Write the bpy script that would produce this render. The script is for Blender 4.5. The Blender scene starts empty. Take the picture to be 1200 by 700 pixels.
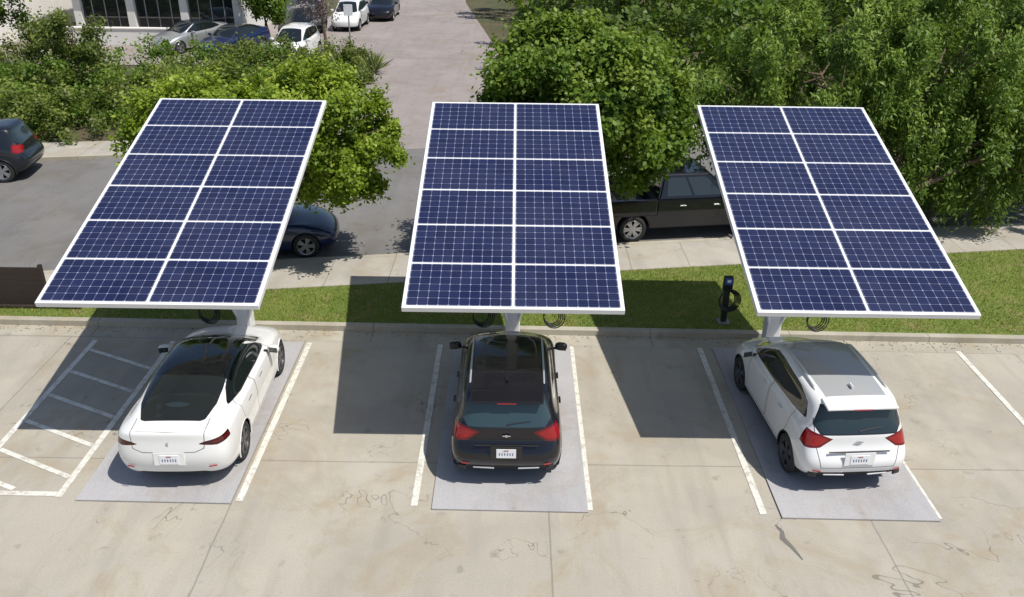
import bpy, bmesh, math, random
import numpy as np
from mathutils import Vector, Matrix, Euler
R=math.radians
scene=bpy.context.scene
random.seed(3)
# ---------------------------------------------------------------- helpers
def link(o,parent=None):
    scene.collection.objects.link(o)
    if parent is not None: o.parent=parent
    return o
def empty(name,loc=(0,0,0),rz=0):
    e=bpy.data.objects.new(name,None); e.empty_display_size=.3
    e.location=loc; e.rotation_euler=(0,0,rz); scene.collection.objects.link(e); return e
def npmesh(name,V,F,mat=None,smooth=False,parent=None,attrs=None):
    V=np.asarray(V,dtype=np.float32); F=np.asarray(F,dtype=np.int32)
    me=bpy.data.meshes.new(name); k=F.shape[1]
    me.vertices.add(len(V)); me.vertices.foreach_set("co",V.ravel())
    me.loops.add(F.size); me.loops.foreach_set("vertex_index",F.ravel())
    me.polygons.add(len(F)); me.polygons.foreach_set("loop_start",np.arange(0,F.size,k,dtype=np.int32))
    try: me.polygons.foreach_set("loop_total",np.full(len(F),k,dtype=np.int32))
    except Exception: pass
    me.update(calc_edges=True); me.validate()
    if smooth: me.polygons.foreach_set("use_smooth",np.ones(len(me.polygons),dtype=bool))
    if attrs:
        for n,a in attrs.items():
            at=me.attributes.new(n,'FLOAT','POINT'); at.data.foreach_set("value",np.asarray(a,dtype=np.float32))
    if mat: me.materials.append(mat)
    return link(bpy.data.objects.new(name,me),parent)
def pymesh(name,V,F,mat=None,smooth=False,parent=None):
    me=bpy.data.meshes.new(name); me.from_pydata([tuple(v) for v in V],[],F); me.update()
    if smooth:
        for p in me.polygons: p.use_smooth=True
    if mat: me.materials.append(mat)
    return link(bpy.data.objects.new(name,me),parent)
def box(name,c,s,mat,parent=None,bev=0,rot=None):
    bm=bmesh.new(); bmesh.ops.create_cube(bm,size=1)
    for v in bm.verts: v.co=Vector((v.co.x*s[0],v.co.y*s[1],v.co.z*s[2]))
    if bev: bmesh.ops.bevel(bm,geom=bm.edges[:],offset=bev,segments=2,affect='EDGES',profile=.5)
    me=bpy.data.meshes.new(name); bm.to_mesh(me); bm.free(); me.materials.append(mat)
    o=bpy.data.objects.new(name,me); o.location=c
    if rot: o.rotation_euler=rot
    return link(o,parent)
def prism(name,poly,z0,z1,mat,parent=None):
    n=len(poly); V=[(p[0],p[1],z0) for p in poly]+[(p[0],p[1],z1) for p in poly]
    F=[list(range(n,2*n)),list(range(n-1,-1,-1))]+[[i,(i+1)%n,n+(i+1)%n,n+i] for i in range(n)]
    return pymesh(name,V,F,mat,False,parent)
def sheet(name,poly,z,mat,parent=None):
    return pymesh(name,[(p[0],p[1],z) for p in poly],[list(range(len(poly)))],mat,False,parent)
def tube_data(pts,rad,seg=8):
    pts=[Vector(p) for p in pts]; V=[];F=[]
    for i,p in enumerate(pts):
        a=pts[max(i-1,0)]; b=pts[min(i+1,len(pts)-1)]; d=(b-a).normalized()
        ref=Vector((0,0,1)) if abs(d.z)<.9 else Vector((1,0,0))
        u=d.cross(ref).normalized(); w=d.cross(u).normalized()
        r=rad[i] if isinstance(rad,(list,tuple)) else rad
        for k in range(seg):
            t=2*math.pi*k/seg; V.append(p+u*math.cos(t)*r+w*math.sin(t)*r)
    for i in range(len(pts)-1):
        for k in range(seg):
            F.append([i*seg+k,i*seg+(k+1)%seg,(i+1)*seg+(k+1)%seg,(i+1)*seg+k])
    return V,F
def tubes(name,lst,mat,parent=None,seg=8):
    V=[];F=[]
    for pts,rad in lst:
        v,f=tube_data(pts,rad,seg); o=len(V); V+=v; F+=[[i+o for i in q] for q in f]
    return pymesh(name,V,F,mat,True,parent)
# ---------------------------------------------------------------- materials
def newmat(name):
    m=bpy.data.materials.new(name); m.use_nodes=True; nt=m.node_tree
    return m,nt,nt.nodes['Principled BSDF']
def N(nt,t,**kw):
    n=nt.nodes.new(t)
    for k,v in kw.items(): setattr(n,k,v)
    return n
def math_(nt,op,a,b=None,c=None):
    n=N(nt,'ShaderNodeMath',operation=op)
    for i,v in enumerate((a,b,c)):
        if v is None: continue
        if isinstance(v,(int,float)): n.inputs[i].default_value=v
        else: nt.links.new(v,n.inputs[i])
    return n.outputs[0]
def mixc(nt,f,a,b,bt='MIX'):
    n=N(nt,'ShaderNodeMix',data_type='RGBA',blend_type=bt)
    for i,v in ((0,f),(6,a),(7,b)):
        if isinstance(v,(int,float)): n.inputs[i].default_value=v
        elif isinstance(v,(tuple,list)): n.inputs[i].default_value=(*v[:3],1)
        else: nt.links.new(v,n.inputs[i])
    return n.outputs[2]
def mixf(nt,f,a,b):
    n=N(nt,'ShaderNodeMix',data_type='FLOAT')
    for i,v in ((0,f),(2,a),(3,b)):
        if isinstance(v,(int,float)): n.inputs[i].default_value=v
        else: nt.links.new(v,n.inputs[i])
    return n.outputs[0]
def noise(nt,scale,detail=4,rough=.55,vec=None,dist=0):
    n=N(nt,'ShaderNodeTexNoise'); n.inputs['Scale'].default_value=scale
    n.inputs['Detail'].default_value=detail; n.inputs['Roughness'].default_value=rough
    n.inputs['Distortion'].default_value=dist
    if vec is not None: nt.links.new(vec,n.inputs['Vector'])
    return n.outputs[0]
def ramp(nt,f,stops):
    n=N(nt,'ShaderNodeValToRGB'); e=n.color_ramp.elements
    while len(e)<len(stops): e.new(.5)
    for i,(p,c) in enumerate(stops):
        e[i].position=p; e[i].color=(c,c,c,1) if isinstance(c,(int,float)) else (*c,1)
    nt.links.new(f,n.inputs[0]); return n.outputs[0]
def obj(nt): return N(nt,'ShaderNodeTexCoord').outputs['Object']
def bump(nt,b,h,s=.3,d=.02):
    n=N(nt,'ShaderNodeBump'); n.inputs['Strength'].default_value=s; n.inputs['Distance'].default_value=d
    nt.links.new(h,n.inputs['Height']); nt.links.new(n.outputs[0],b.inputs['Normal'])
def simple(name,col,rough=.5,metal=0,coat=0,var=.12,vs=6):
    m,nt,b=newmat(name)
    f=noise(nt,vs,5,vec=obj(nt))
    c=mixc(nt,f,tuple(x*(1-var) for x in col),tuple(min(1,x*(1+var)) for x in col))
    nt.links.new(c,b.inputs['Base Color'])
    b.inputs['Roughness'].default_value=rough; b.inputs['Metallic'].default_value=metal
    b.inputs['Coat Weight'].default_value=coat; b.inputs['Coat Roughness'].default_value=.03
    return m
def math_vec(nt,v):
    mp=N(nt,'ShaderNodeMapping'); mp.inputs['Location'].default_value=(17,5,3); nt.links.new(v,mp.inputs[0]); return mp.outputs[0]
def ground_mat(name,c1,c2,c3,sc=.25,joint=None,rough=.85,dirt=1.0,cracks=0):
    m,nt,b=newmat(name); v=obj(nt)
    big=ramp(nt,noise(nt,sc,5,.6,v,.6),[(.38,0),(.62,1)])
    mid=ramp(nt,noise(nt,sc*5,6,.65,v,.3),[(.4,0),(.75,1)])
    fin=noise(nt,45,3,.7,v)
    c=mixc(nt,big,c1,c2); c=mixc(nt,math_(nt,'MULTIPLY',mid,.6),c,c3)
    mp=N(nt,'ShaderNodeMapping'); mp.inputs['Scale'].default_value=(2.2,.22,1); nt.links.new(v,mp.inputs[0])
    st=ramp(nt,noise(nt,1.0,5,.6,mp.outputs[0]),[(.50,0),(.72,1)])
    c=mixc(nt,math_(nt,'MULTIPLY',st,.5*dirt),c,tuple(x*.70 for x in c1))
    c=mixc(nt,.4,c,ramp(nt,fin,[(.3,.35),(.7,.65)]),'OVERLAY')
    sp=ramp(nt,noise(nt,3.3,2,.5,v),[(.66,0),(.75,1)])
    c=mixc(nt,math_(nt,'MULTIPLY',sp,.38*dirt),c,tuple(x*.45 for x in c1))
    sp=ramp(nt,noise(nt,.55,6,.7,v,1.2),[(.50,0),(.64,1)])
    c=mixc(nt,math_(nt,'MULTIPLY',sp,.55*dirt),c,(c1[0]*.80,c1[1]*.71,c1[2]*.57))
    sp=ramp(nt,noise(nt,.38,4,.6,math_vec(nt,v)),[(.54,0),(.66,1)])
    c=mixc(nt,math_(nt,'MULTIPLY',sp,.4*dirt),c,tuple(min(1,x*1.2) for x in c1))
    if cracks:
        # hairline cracks: thin iso-line of a large noise, broken up by another noise
        q=math_(nt,'ABSOLUTE',math_(nt,'SUBTRACT',noise(nt,.33,5,.6,math_vec(nt,v),.4),.5))
        q=math_(nt,'MULTIPLY',math_(nt,'LESS_THAN',q,.0016),ramp(nt,noise(nt,.5,2,.5,v),[(.48,0),(.56,1)]))
        c=mixc(nt,math_(nt,'MULTIPLY',q,cracks),c,tuple(x*.3 for x in c1))
    if joint:
        sx,ox,sy,oy,jw,dk=joint
        nz=N(nt,'ShaderNodeTexNoise'); nz.inputs['Scale'].default_value=1.5; nt.links.new(v,nz.inputs['Vector'])
        s=N(nt,'ShaderNodeSeparateXYZ'); nt.links.new(v,s.inputs[0])
        wob=math_(nt,'MULTIPLY',math_(nt,'SUBTRACT',nz.outputs[0],.5),.03)
        masks=[]
        for k,(sp_,of) in enumerate(((sx,ox),(sy,oy))):
            q=math_(nt,'ADD',s.outputs[k],wob)
            q=math_(nt,'DIVIDE',math_(nt,'SUBTRACT',q,of),sp_)
            q=math_(nt,'ABSOLUTE',math_(nt,'SUBTRACT',math_(nt,'FRACT',math_(nt,'ADD',q,.5)),.5))
            masks.append(math_(nt,'LESS_THAN',q,jw/sp_))
        j=math_(nt,'MAXIMUM',*masks)
        c=mixc(nt,math_(nt,'MULTIPLY',j,dk),c,tuple(x*.35 for x in c1))
    nt.links.new(c,b.inputs['Base Color']); b.inputs['Roughness'].default_value=rough
    b.inputs['Specular IOR Level'].default_value=.3
    bump(nt,b,fin,.25,.01); return m
M={}
M['lot']=ground_mat('lot_concrete',(.42,.388,.328),(.335,.308,.26),(.44,.398,.318),.22,(5.0,.62,4.2,7.5,.013,.5),.85,1.1,.6)
M['walk']=ground_mat('sidewalk_concrete',(.42,.39,.34),(.35,.33,.29),(.45,.42,.36),.4,(1.5,0,50,0,.012,.6))
M['kerb']=ground_mat('kerb_concrete',(.44,.41,.34),(.36,.33,.27),(.40,.36,.28),.8,(3.0,0,90,0,.01,.7))
M['street']=ground_mat('street_asphalt',(.185,.178,.17),(.155,.15,.145),(.20,.19,.18),.3,None,.85,1,.5)
M['drive']=ground_mat('driveway_asphalt',(.30,.265,.25),(.26,.23,.22),(.32,.28,.26),.2,None,.85,1,.5)
M['soil']=ground_mat('soil',(.10,.085,.05),(.06,.08,.03),(.12,.10,.06),.3)
M['pad']=ground_mat('pad_coated_steel',(.41,.40,.41),(.36,.352,.358),(.43,.42,.415),.5,None,.6,.9)
def grass_mat():
    m,nt,b=newmat('grass_turf'); v=obj(nt)
    a=ramp(nt,noise(nt,.9,6,.65,v,.5),[(.3,0),(.7,1)]); f=noise(nt,22,4,.7,v)
    c=mixc(nt,a,(.15,.22,.03),(.26,.29,.055)); c=mixc(nt,ramp(nt,f,[(.35,0),(.7,1)]),c,(.06,.10,.018))
    c=mixc(nt,math_(nt,'MULTIPLY',ramp(nt,noise(nt,2.3,4,.6,v),[(.52,0),(.68,1)]),.7),c,(.27,.22,.09))
    nt.links.new(c,b.inputs['Base Color']); b.inputs['Roughness'].default_value=.9; bump(nt,b,f,.8,.05); return m
M['grass']=grass_mat()
def line_mat():
    m,nt,b=newmat('worn_line_paint'); v=obj(nt)
    w=ramp(nt,noise(nt,7,7,.75,v),[(.48,0),(.62,1)])
    w2=noise(nt,1.2,4,.6,v)
    c=mixc(nt,w2,(.62,.60,.53),(.74,.73,.68)); c=mixc(nt,math_(nt,'MULTIPLY',w,.8),c,(.41,.375,.31))
    nt.links.new(c,b.inputs['Base Color']); b.inputs['Roughness'].default_value=.7; return m
M['line']=line_mat()
M['bark']=simple('bark',(.12,.085,.055),.9,0,0,.5,9)
M['white']=simple('white_powder_coat',(.78,.78,.78),.35,0,.3,.05)
M['alu']=simple('aluminium',(.62,.63,.65),.35,.6,0,.08)
M['steel']=simple('galvanised_steel',(.35,.36,.37),.45,.6)
M['black']=simple('black_plastic',(.018,.018,.019),.45)
M['rubber']=simple('tyre_rubber',(.02,.02,.02),.75)
M['dark']=simple('dark_cavity',(.006,.006,.006),.9)
M['rim']=simple('alloy_rim',(.42,.43,.45),.3,.8)
M['rimdark']=simple('dark_rim',(.09,.09,.10),.35,.6)
M['cable']=simple('cable_rubber',(.012,.012,.014),.5)
M['blue']=simple('blue_plastic',(.03,.10,.42),.35)
M['plate']=simple('plate_white',(.75,.76,.78),.4)
M['platetxt']=simple('plate_ink',(.10,.12,.25),.5)
M['chrome']=simple('chrome',(.7,.7,.72),.12,1)
M['stucco']=simple('white_stucco',(.72,.70,.66),.85,0,0,.08,2)
M['tan']=simple('tan_stucco',(.42,.34,.28),.85,0,0,.1,2)
M['winglass']=simple('window_glass',(.015,.02,.022),.05,0,1)
M['brown']=simple('dark_brown_boards',(.030,.020,.015),.7,0,0,.3,5)
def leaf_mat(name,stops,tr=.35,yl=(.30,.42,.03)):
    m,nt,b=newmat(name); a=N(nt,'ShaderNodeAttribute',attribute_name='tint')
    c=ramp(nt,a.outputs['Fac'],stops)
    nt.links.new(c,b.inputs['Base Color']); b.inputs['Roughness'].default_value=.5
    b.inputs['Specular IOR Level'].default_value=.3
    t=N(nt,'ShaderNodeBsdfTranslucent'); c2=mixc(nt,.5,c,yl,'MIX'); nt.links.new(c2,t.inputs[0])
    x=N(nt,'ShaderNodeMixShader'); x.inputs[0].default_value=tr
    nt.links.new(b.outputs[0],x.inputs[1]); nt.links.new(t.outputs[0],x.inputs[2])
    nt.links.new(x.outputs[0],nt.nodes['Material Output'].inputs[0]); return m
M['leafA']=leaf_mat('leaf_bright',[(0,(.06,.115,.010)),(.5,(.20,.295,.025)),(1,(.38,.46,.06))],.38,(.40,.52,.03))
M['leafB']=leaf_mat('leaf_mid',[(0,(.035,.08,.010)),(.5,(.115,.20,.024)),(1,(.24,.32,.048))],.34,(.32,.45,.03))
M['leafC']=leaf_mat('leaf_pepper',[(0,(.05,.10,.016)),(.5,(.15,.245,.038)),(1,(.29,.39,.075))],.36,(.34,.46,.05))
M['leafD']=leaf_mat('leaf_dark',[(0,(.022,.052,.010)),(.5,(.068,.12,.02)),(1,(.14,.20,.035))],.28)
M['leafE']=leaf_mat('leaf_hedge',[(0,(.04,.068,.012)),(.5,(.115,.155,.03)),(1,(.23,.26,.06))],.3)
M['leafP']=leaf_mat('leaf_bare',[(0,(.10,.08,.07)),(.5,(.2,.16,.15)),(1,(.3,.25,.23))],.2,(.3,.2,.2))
# ---------------------------------------------------------------- foliage
def leaves(name,blobs,n,size,mat,seed,asp=.5,clump=.35,droop=0,core=.12,dens=1.0,parent=None,zmin=.15):
    rg=np.random.default_rng(seed)
    vol=np.array([(b[3]*b[4]+b[4]*b[5]+b[3]*b[5]) for b in blobs]); pr=vol/vol.sum()
    C=[];O=[];T=[]
    for b,p in zip(blobs,pr):
        nb=int(n*p); K=max(12,int(dens*7*(b[3]*b[4]+b[4]*b[5]+b[3]*b[5])/(clump*clump*9)))
        d=rg.normal(size=(K,3)); d/=np.linalg.norm(d,axis=1)[:,None]
        rr=np.where(rg.random(K)<core,rg.uniform(.2,.7,K),rg.uniform(.70,1.12,K))
        cc=d*rr[:,None]*np.array(b[3:6])+np.array(b[:3])
        ct=rg.normal(0,.15,K)
        idx=rg.integers(0,K,nb); cs=clump*rg.uniform(.5,1.3,K)
        g=rg.normal(size=(nb,3))*.55
        if droop: g*=np.array([.7,.7,droop]); g[:,2]-=abs(rg.normal(size=nb))*.5*droop
        P=cc[idx]+g*cs[idx][:,None]
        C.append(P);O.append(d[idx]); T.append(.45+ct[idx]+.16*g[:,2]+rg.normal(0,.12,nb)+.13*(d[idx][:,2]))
    C=np.concatenate(C);O=np.concatenate(O);T=np.clip(np.concatenate(T),0,1)
    k=C[:,2]>zmin; C=C[k];O=O[k];T=T[k]; m=len(C)
    nrm=O*.6+np.array([0,0,.6])+rg.normal(size=(m,3))*.65; nrm/=np.linalg.norm(nrm,axis=1)[:,None]
    r=rg.normal(size=(m,3))
    if droop: r=r*.6+np.array([0,0,-1.])
    u=r-(r*nrm).sum(1)[:,None]*nrm; u/=np.linalg.norm(u,axis=1)[:,None]; w=np.cross(nrm,u)
    s=size*rg.uniform(.65,1.3,m)[:,None]
    V=np.stack([C-u*s*.5,C+w*s*asp*.5-u*s*.08,C+u*s*.5,C-w*s*asp*.5-u*s*.08],1).reshape(-1,3)
    F=np.arange(m*4).reshape(-1,4)
    return npmesh(name,V,F,mat,False,parent,{'tint':np.repeat(T,4)})
def tree(name,base,blobs,n,size,mat,seed,tr=.14,**kw):
    rg=random.Random(seed); root=empty(name,(base[0],base[1],0))
    cx=sum(b[0] for b in blobs)/len(blobs); cy=sum(b[1] for b in blobs)/len(blobs)
    lo=min(b[2]-b[5]*.4 for b in blobs); L=[]
    fork=Vector((base[0]*.8+cx*.2,base[1]*.8+cy*.2,max(base[2]+.8,lo*.7)))
    L.append(([Vector(base),Vector(base).lerp(fork,.5)+Vector((.05,.04,0)),fork],[tr*1.35,tr,tr*.85]))
    for b in blobs:
        c=Vector(b[:3]); mid=fork.lerp(c,.5)+Vector((rg.uniform(-.2,.2),rg.uniform(-.2,.2),.1))
        L.append(([fork,mid,c],[tr*.6,tr*.38,tr*.2]))
        for k in range(7):
            d=Vector((rg.gauss(0,1),rg.gauss(0,1),rg.gauss(.2,.8))).normalized()
            e=c+Vector((d.x*b[3],d.y*b[4],d.z*b[5]))*.85
            st=mid.lerp(c,rg.uniform(.2,1)); L.append(([st,st.lerp(e,.5)+Vector((0,0,.1)),e],[tr*.22,tr*.12,tr*.04]))
    off=Vector((base[0],base[1],0))
    L=[([Vector(p)-off for p in pts],r) for pts,r in L]
    tubes('trunk_and_limbs',L,M['bark'],root,7)
    bl=[(b[0]-base[0],b[1]-base[1],*b[2:]) for b in blobs]
    leaves('crown',bl,n,size,mat,seed,parent=root,**kw); return root
# ---------------------------------------------------------------- cars
NETS={}
NETS['sedan']=dict(L=4.69,ra=1.0,fa=3.87,wr=.335,tx=.80,rows=[
 ([0,.35,.6,.7,.7,.7,.7,.7,.6,.35,0],[.3,.32,.4,.6,1,2,3,3.8,4.3,4.4,4.45],[.26]*11),
 ([0,.48,.76,.87,.90,.90,.90,.88,.72,.42,0],[.10,.12,.22,.50,1,2,3,3.8,4.42,4.60,4.64],[.30,.30,.29,.26,.22,.20,.20,.22,.24,.22,.22]),
 ([0,.52,.83,.92,.925,.915,.915,.92,.80,.48,0],[.02,.04,.15,.46,1,2,3,3.8,4.46,4.66,4.70],[.46,.46,.46,.45,.44,.42,.42,.44,.44,.42,.42]),
 ([0,.54,.86,.935,.94,.925,.925,.925,.81,.48,0],[-.03,-.01,.12,.44,1,2,3,3.8,4.43,4.63,4.67],[.68,.68,.68,.68,.68,.66,.66,.64,.60,.58,.58]),
 ([0,.54,.83,.905,.92,.905,.905,.90,.77,.45,0],[.03,.05,.16,.46,1,2,3,3.75,4.3,4.48,4.52],[.98,.98,.96,.94,.93,.88,.87,.84,.75,.72,.72]),
 ([0,.5,.75,.85,.88,.865,.865,.82,.66,.40,0],[.04,.06,.18,.48,1,2,3,3.65,4.02,4.15,4.18],[1.13,1.12,1.07,1.03,1.0,.95,.94,.92,.87,.87,.88]),
 ([0,.46,.68,.78,.81,.80,.80,.75,.66,.40,0],[.34,.35,.42,.70,1.2,2,2.9,3.3,3.45,3.55,3.6],[1.12,1.115,1.10,1.07,1.02,.97,.955,.955,.96,.97,.98]),
 ([0,.41,.59,.68,.71,.705,.695,.64,.58,.36,0],[.85,.86,.90,1.08,1.42,2.05,2.7,2.95,3.05,3.12,3.15],[1.29,1.28,1.265,1.24,1.24,1.24,1.23,1.2,1.2,1.22,1.23]),
 ([0,.36,.51,.59,.61,.61,.60,.56,.50,.32,0],[1.35,1.35,1.38,1.48,1.7,2.05,2.4,2.6,2.68,2.72,2.75],[1.40,1.395,1.38,1.37,1.385,1.39,1.385,1.375,1.375,1.385,1.39]),
 ([0,.22,.32,.36,.38,.40,.38,.36,.30,.2,0],[1.6,1.6,1.63,1.68,1.8,2.05,2.25,2.4,2.45,2.5,2.52],[1.43,1.43,1.43,1.43,1.435,1.435,1.43,1.425,1.425,1.425,1.425]),
 ([0]*11,[1.75,1.77,1.8,1.85,1.95,2.05,2.15,2.25,2.3,2.33,2.35],[1.445]*11)])
NETS['hatch']=dict(L=4.17,ra=.74,fa=3.34,wr=.335,tx=.77,rows=[
 ([0,.35,.6,.68,.68,.68,.68,.68,.55,.3,0],[.3,.32,.4,.55,.85,1.9,2.7,3.3,3.8,3.9,3.95],[.27]*11),
 ([0,.48,.74,.84,.86,.86,.86,.85,.70,.42,0],[.10,.12,.19,.45,.85,1.9,2.7,3.4,3.93,4.1,4.13],[.32,.32,.31,.28,.24,.22,.22,.24,.26,.26,.26]),
 ([0,.54,.82,.885,.89,.88,.88,.88,.79,.48,0],[.0,.01,.10,.42,.85,1.9,2.7,3.4,3.95,4.12,4.16],[.46,.46,.46,.46,.45,.44,.44,.45,.46,.46,.46]),
 ([0,.55,.84,.895,.90,.885,.885,.89,.80,.48,0],[-.04,-.03,.08,.42,.85,1.9,2.7,3.4,3.93,4.1,4.14],[.66,.66,.67,.69,.70,.68,.68,.68,.64,.62,.62]),
 ([0,.54,.80,.87,.88,.87,.87,.86,.74,.42,0],[.10,.11,.17,.44,.85,1.9,2.7,3.3,3.72,3.90,3.94],[.86,.86,.88,.94,.96,.93,.92,.90,.82,.80,.80]),
 ([0,.5,.75,.83,.85,.845,.84,.82,.68,.40,0],[.12,.13,.20,.46,.9,1.9,2.65,3.15,3.45,3.6,3.64],[1.05,1.05,1.05,1.06,1.04,1.0,.99,.98,.95,.95,.96]),
 ([0,.48,.72,.80,.81,.80,.80,.77,.66,.40,0],[.18,.19,.26,.50,.95,1.9,2.6,3.0,3.18,3.3,3.34],[1.15,1.15,1.14,1.13,1.11,1.06,1.04,1.03,1.04,1.05,1.06]),
 ([0,.45,.67,.74,.745,.74,.72,.68,.58,.36,0],[.27,.28,.34,.56,1.0,1.9,2.4,2.7,2.8,2.88,2.9],[1.35,1.35,1.34,1.33,1.32,1.31,1.30,1.28,1.28,1.29,1.3]),
 ([0,.43,.62,.685,.69,.685,.66,.60,.52,.32,0],[.37,.38,.44,.65,1.05,1.8,2.15,2.35,2.42,2.46,2.48],[1.54,1.54,1.53,1.53,1.545,1.555,1.54,1.51,1.51,1.52,1.53]),
 ([0,.3,.44,.49,.49,.48,.45,.4,.34,.2,0],[.56,.58,.64,.83,1.2,1.7,2,2.15,2.2,2.25,2.28],[1.585,1.585,1.585,1.59,1.595,1.60,1.595,1.58,1.58,1.58,1.58]),
 ([0]*11,[.9,.92,.95,1.05,1.3,1.6,1.8,1.9,1.95,2,2.05],[1.605]*11)])
MASK={}
MASK['sedan']=dict(
 side_glass=[[(.90,1.13),(1.15,1.25),(1.5,1.345),(2.1,1.37),(2.5,1.34),(2.95,1.13),(3.16,1.0),(2.5,1.0),(1.5,1.04)]],
 top_glass=[[(-.50,.40),(-.44,.37),(.44,.37),(.50,.40),(.60,.75),(.615,1.1),(.60,1.5),(.58,2.1),(.575,2.6),(.66,3.1),(.6,3.5),(-.6,3.5),(-.66,3.1),(-.575,2.6),(-.58,2.1),(-.60,1.5),(-.615,1.1),(-.60,.75)]],
 rear_glass=[], lamp=[[(.46,.91),(.58,.95),(.97,1.0),(.97,.89),(.76,.865)]],
 trim=[[(-1,.2),(-.62,.33),(-.5,.38),(.5,.38),(.62,.33),(1,.2)]],sill=.25,
 d1=[(2.02,.33),(1.98,1.4),(2.6,1.4),(3.2,1.0),(3.3,.75),(3.25,.33)], d2=[(1.28,.5),(1.12,.75),(1.05,1.05),(1.3,1.35),(1.96,1.4),(2.0,.33),(1.42,.33)],
 hatch=[(-.60,1.3),(-.57,.84),(-.42,.78),(.42,.78),(.57,.84),(.60,1.3)], roof=None)
MASK['hatch']=dict(
 side_glass=[[(.50,1.22),(.62,1.4),(1.0,1.485),(1.8,1.515),(2.15,1.49),(2.65,1.25),(2.95,1.08),(1.9,1.10),(1.0,1.16)]],
 top_glass=[[(-.5,2.4),(.5,2.4),(.68,3.1),(.5,3.3),(-.5,3.3),(-.68,3.1)]],
 rear_glass=[[(-.61,1.09),(.61,1.09),(.70,1.2),(.60,1.48),(-.60,1.48),(-.70,1.2)]],
 lamp=[[(.42,1.01),(.64,1.085),(.92,1.13),(.92,.93),(.84,.84),(.62,.87)]],
 trim=[[(-1,.2),(-.72,.40),(-.6,.46),(.6,.46),(.72,.40),(1,.2)]],sill=.31,
 d1=[(1.86,.36),(1.84,1.45),(2.3,1.45),(2.85,1.05),(2.9,.8),(2.86,.36)], d2=[(1.0,.55),(.86,.8),(.8,1.2),(1.0,1.42),(1.8,1.45),(1.82,.36),(1.12,.36)],
 hatch=[(-.76,2.6),(-.70,.95),(-.6,.56),(.6,.56),(.70,.95),(.76,2.6)], roof=[(-.5,.50),(.5,.50),(.56,2.3),(-.56,2.3)])
def sdf(px,py,poly):
    d=np.full(px.shape,1e9); ins=np.zeros(px.shape,bool); n=len(poly)
    for i in range(n):
        ax,ay=poly[i]; bx,by=poly[(i+1)%n]; ex,ey=bx-ax,by-ay
        t=np.clip(((px-ax)*ex+(py-ay)*ey)/(ex*ex+ey*ey+1e-12),0,1)
        d=np.minimum(d,(px-ax-t*ex)**2+(py-ay-t*ey)**2)
        c=((ay>py)!=(by>py)); xi=(bx-ax)*(py-ay)/((by-ay) if by!=ay else 1e-9)+ax
        ins^=(c&(px<xi))
    return np.where(ins,1,-1)*np.sqrt(d)
def bspline(P,n,last=False):
    t=np.arange(n)/n; B=np.stack([(1-t)**3,3*t**3-6*t**2+4,-3*t**3+3*t**2+3*t+1,t**3],1)/6
    out=np.concatenate([np.tensordot(B,P[i:i+4],axes=(1,0)) for i in range(len(P)-3)])
    if last: out=np.concatenate([out,((P[-3]+4*P[-2]+P[-1])/6)[None]])
    return out
def car_surface(kind,nu,nv):
    net=NETS[kind]['rows']; G=[]
    for x,y,z in net:
        x=list(x);y=list(y);z=list(z)
        G.append(np.array([x+[-q for q in x[9:0:-1]],y+y[9:0:-1],z+z[9:0:-1]]).T)
    G=np.array(G)
    Bu=(np.roll(G,1,1)+4*G+np.roll(G,-1,1))/6; G=G+.8*(G-Bu)
    def extv(A):
        mir=A[-2]*np.array([-1,1,1]); return np.concatenate([(2*A[0]-A[1])[None],A,mir[None]])
    E=extv(G); Bv=(E[:-2]+4*E[1:-1]+E[2:])/6; D=.8*(G-Bv); D[-1,:,0]=0; G=G+D
    S=bspline(extv(G),nv,True)
    S=np.moveaxis(S,1,0); S=np.concatenate([S[-1:],S,S[:2]]); S=bspline(S,nu)
    return np.moveaxis(S,0,1)
def car_paint(name,paint,roofc=None,metal=0.0,lampc=(.30,.008,.010),glassc=(.010,.014,.016),rglass=(.018,.030,.036)):
    m,nt,b=newmat(name)
    A=lambda n: N(nt,'ShaderNodeAttribute',attribute_name=n).outputs['Fac']
    st=lambda s,t=0: math_(nt,'GREATER_THAN',s,t)
    base=mixc(nt,noise(nt,2.2,3,.5,obj(nt)),tuple(c*.95 for c in paint),tuple(min(1,c*1.03) for c in paint))
    if roofc: base=mixc(nt,st(A('roof')),base,roofc)
    seam=None
    for s in ('d1','d2','hatch'):
        q=math_(nt,'LESS_THAN',math_(nt,'ABSOLUTE',A(s)),.0065); seam=q if seam is None else math_(nt,'MAXIMUM',seam,q)
    base=mixc(nt,math_(nt,'MULTIPLY',seam,.85),base,(.01,.01,.01))
    tr=st(A('trim')); gl=st(A('glass')); lp=st(A('lamp'))
    glb=st(A('glass'),-.022)
    base=mixc(nt,tr,base,(.02,.02,.021)); base=mixc(nt,glb,base,(.010,.010,.011))
    gc=mixc(nt,st(A('rearface')),glassc,rglass)  # rear-facing glass gets a teal sky reflection painted into its base colour
    base=mixc(nt,gl,base,gc)
    lc=mixc(nt,st(A('lamp'),.035),tuple(x*.45 for x in lampc),lampc)
    base=mixc(nt,lp,base,lc)
    nt.links.new(base,b.inputs['Base Color'])
    ro=mixf(nt,tr,.3,.6); ro=mixf(nt,gl,ro,.03); ro=mixf(nt,lp,ro,.08); nt.links.new(ro,b.inputs['Roughness'])
    b.inputs['Specular IOR Level'].default_value=.15
    if metal: nt.links.new(mixf(nt,math_(nt,'MAXIMUM',tr,math_(nt,'MAXIMUM',glb,lp)),metal,0),b.inputs['Metallic'])
    co=mixf(nt,tr,1.0,0.0); nt.links.new(co,b.inputs['Coat Weight']); b.inputs['Coat Roughness'].default_value=.02
    nt.links.new(math_(nt,'LESS_THAN',A('arch'),0),b.inputs['Alpha'])
    return m
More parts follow.
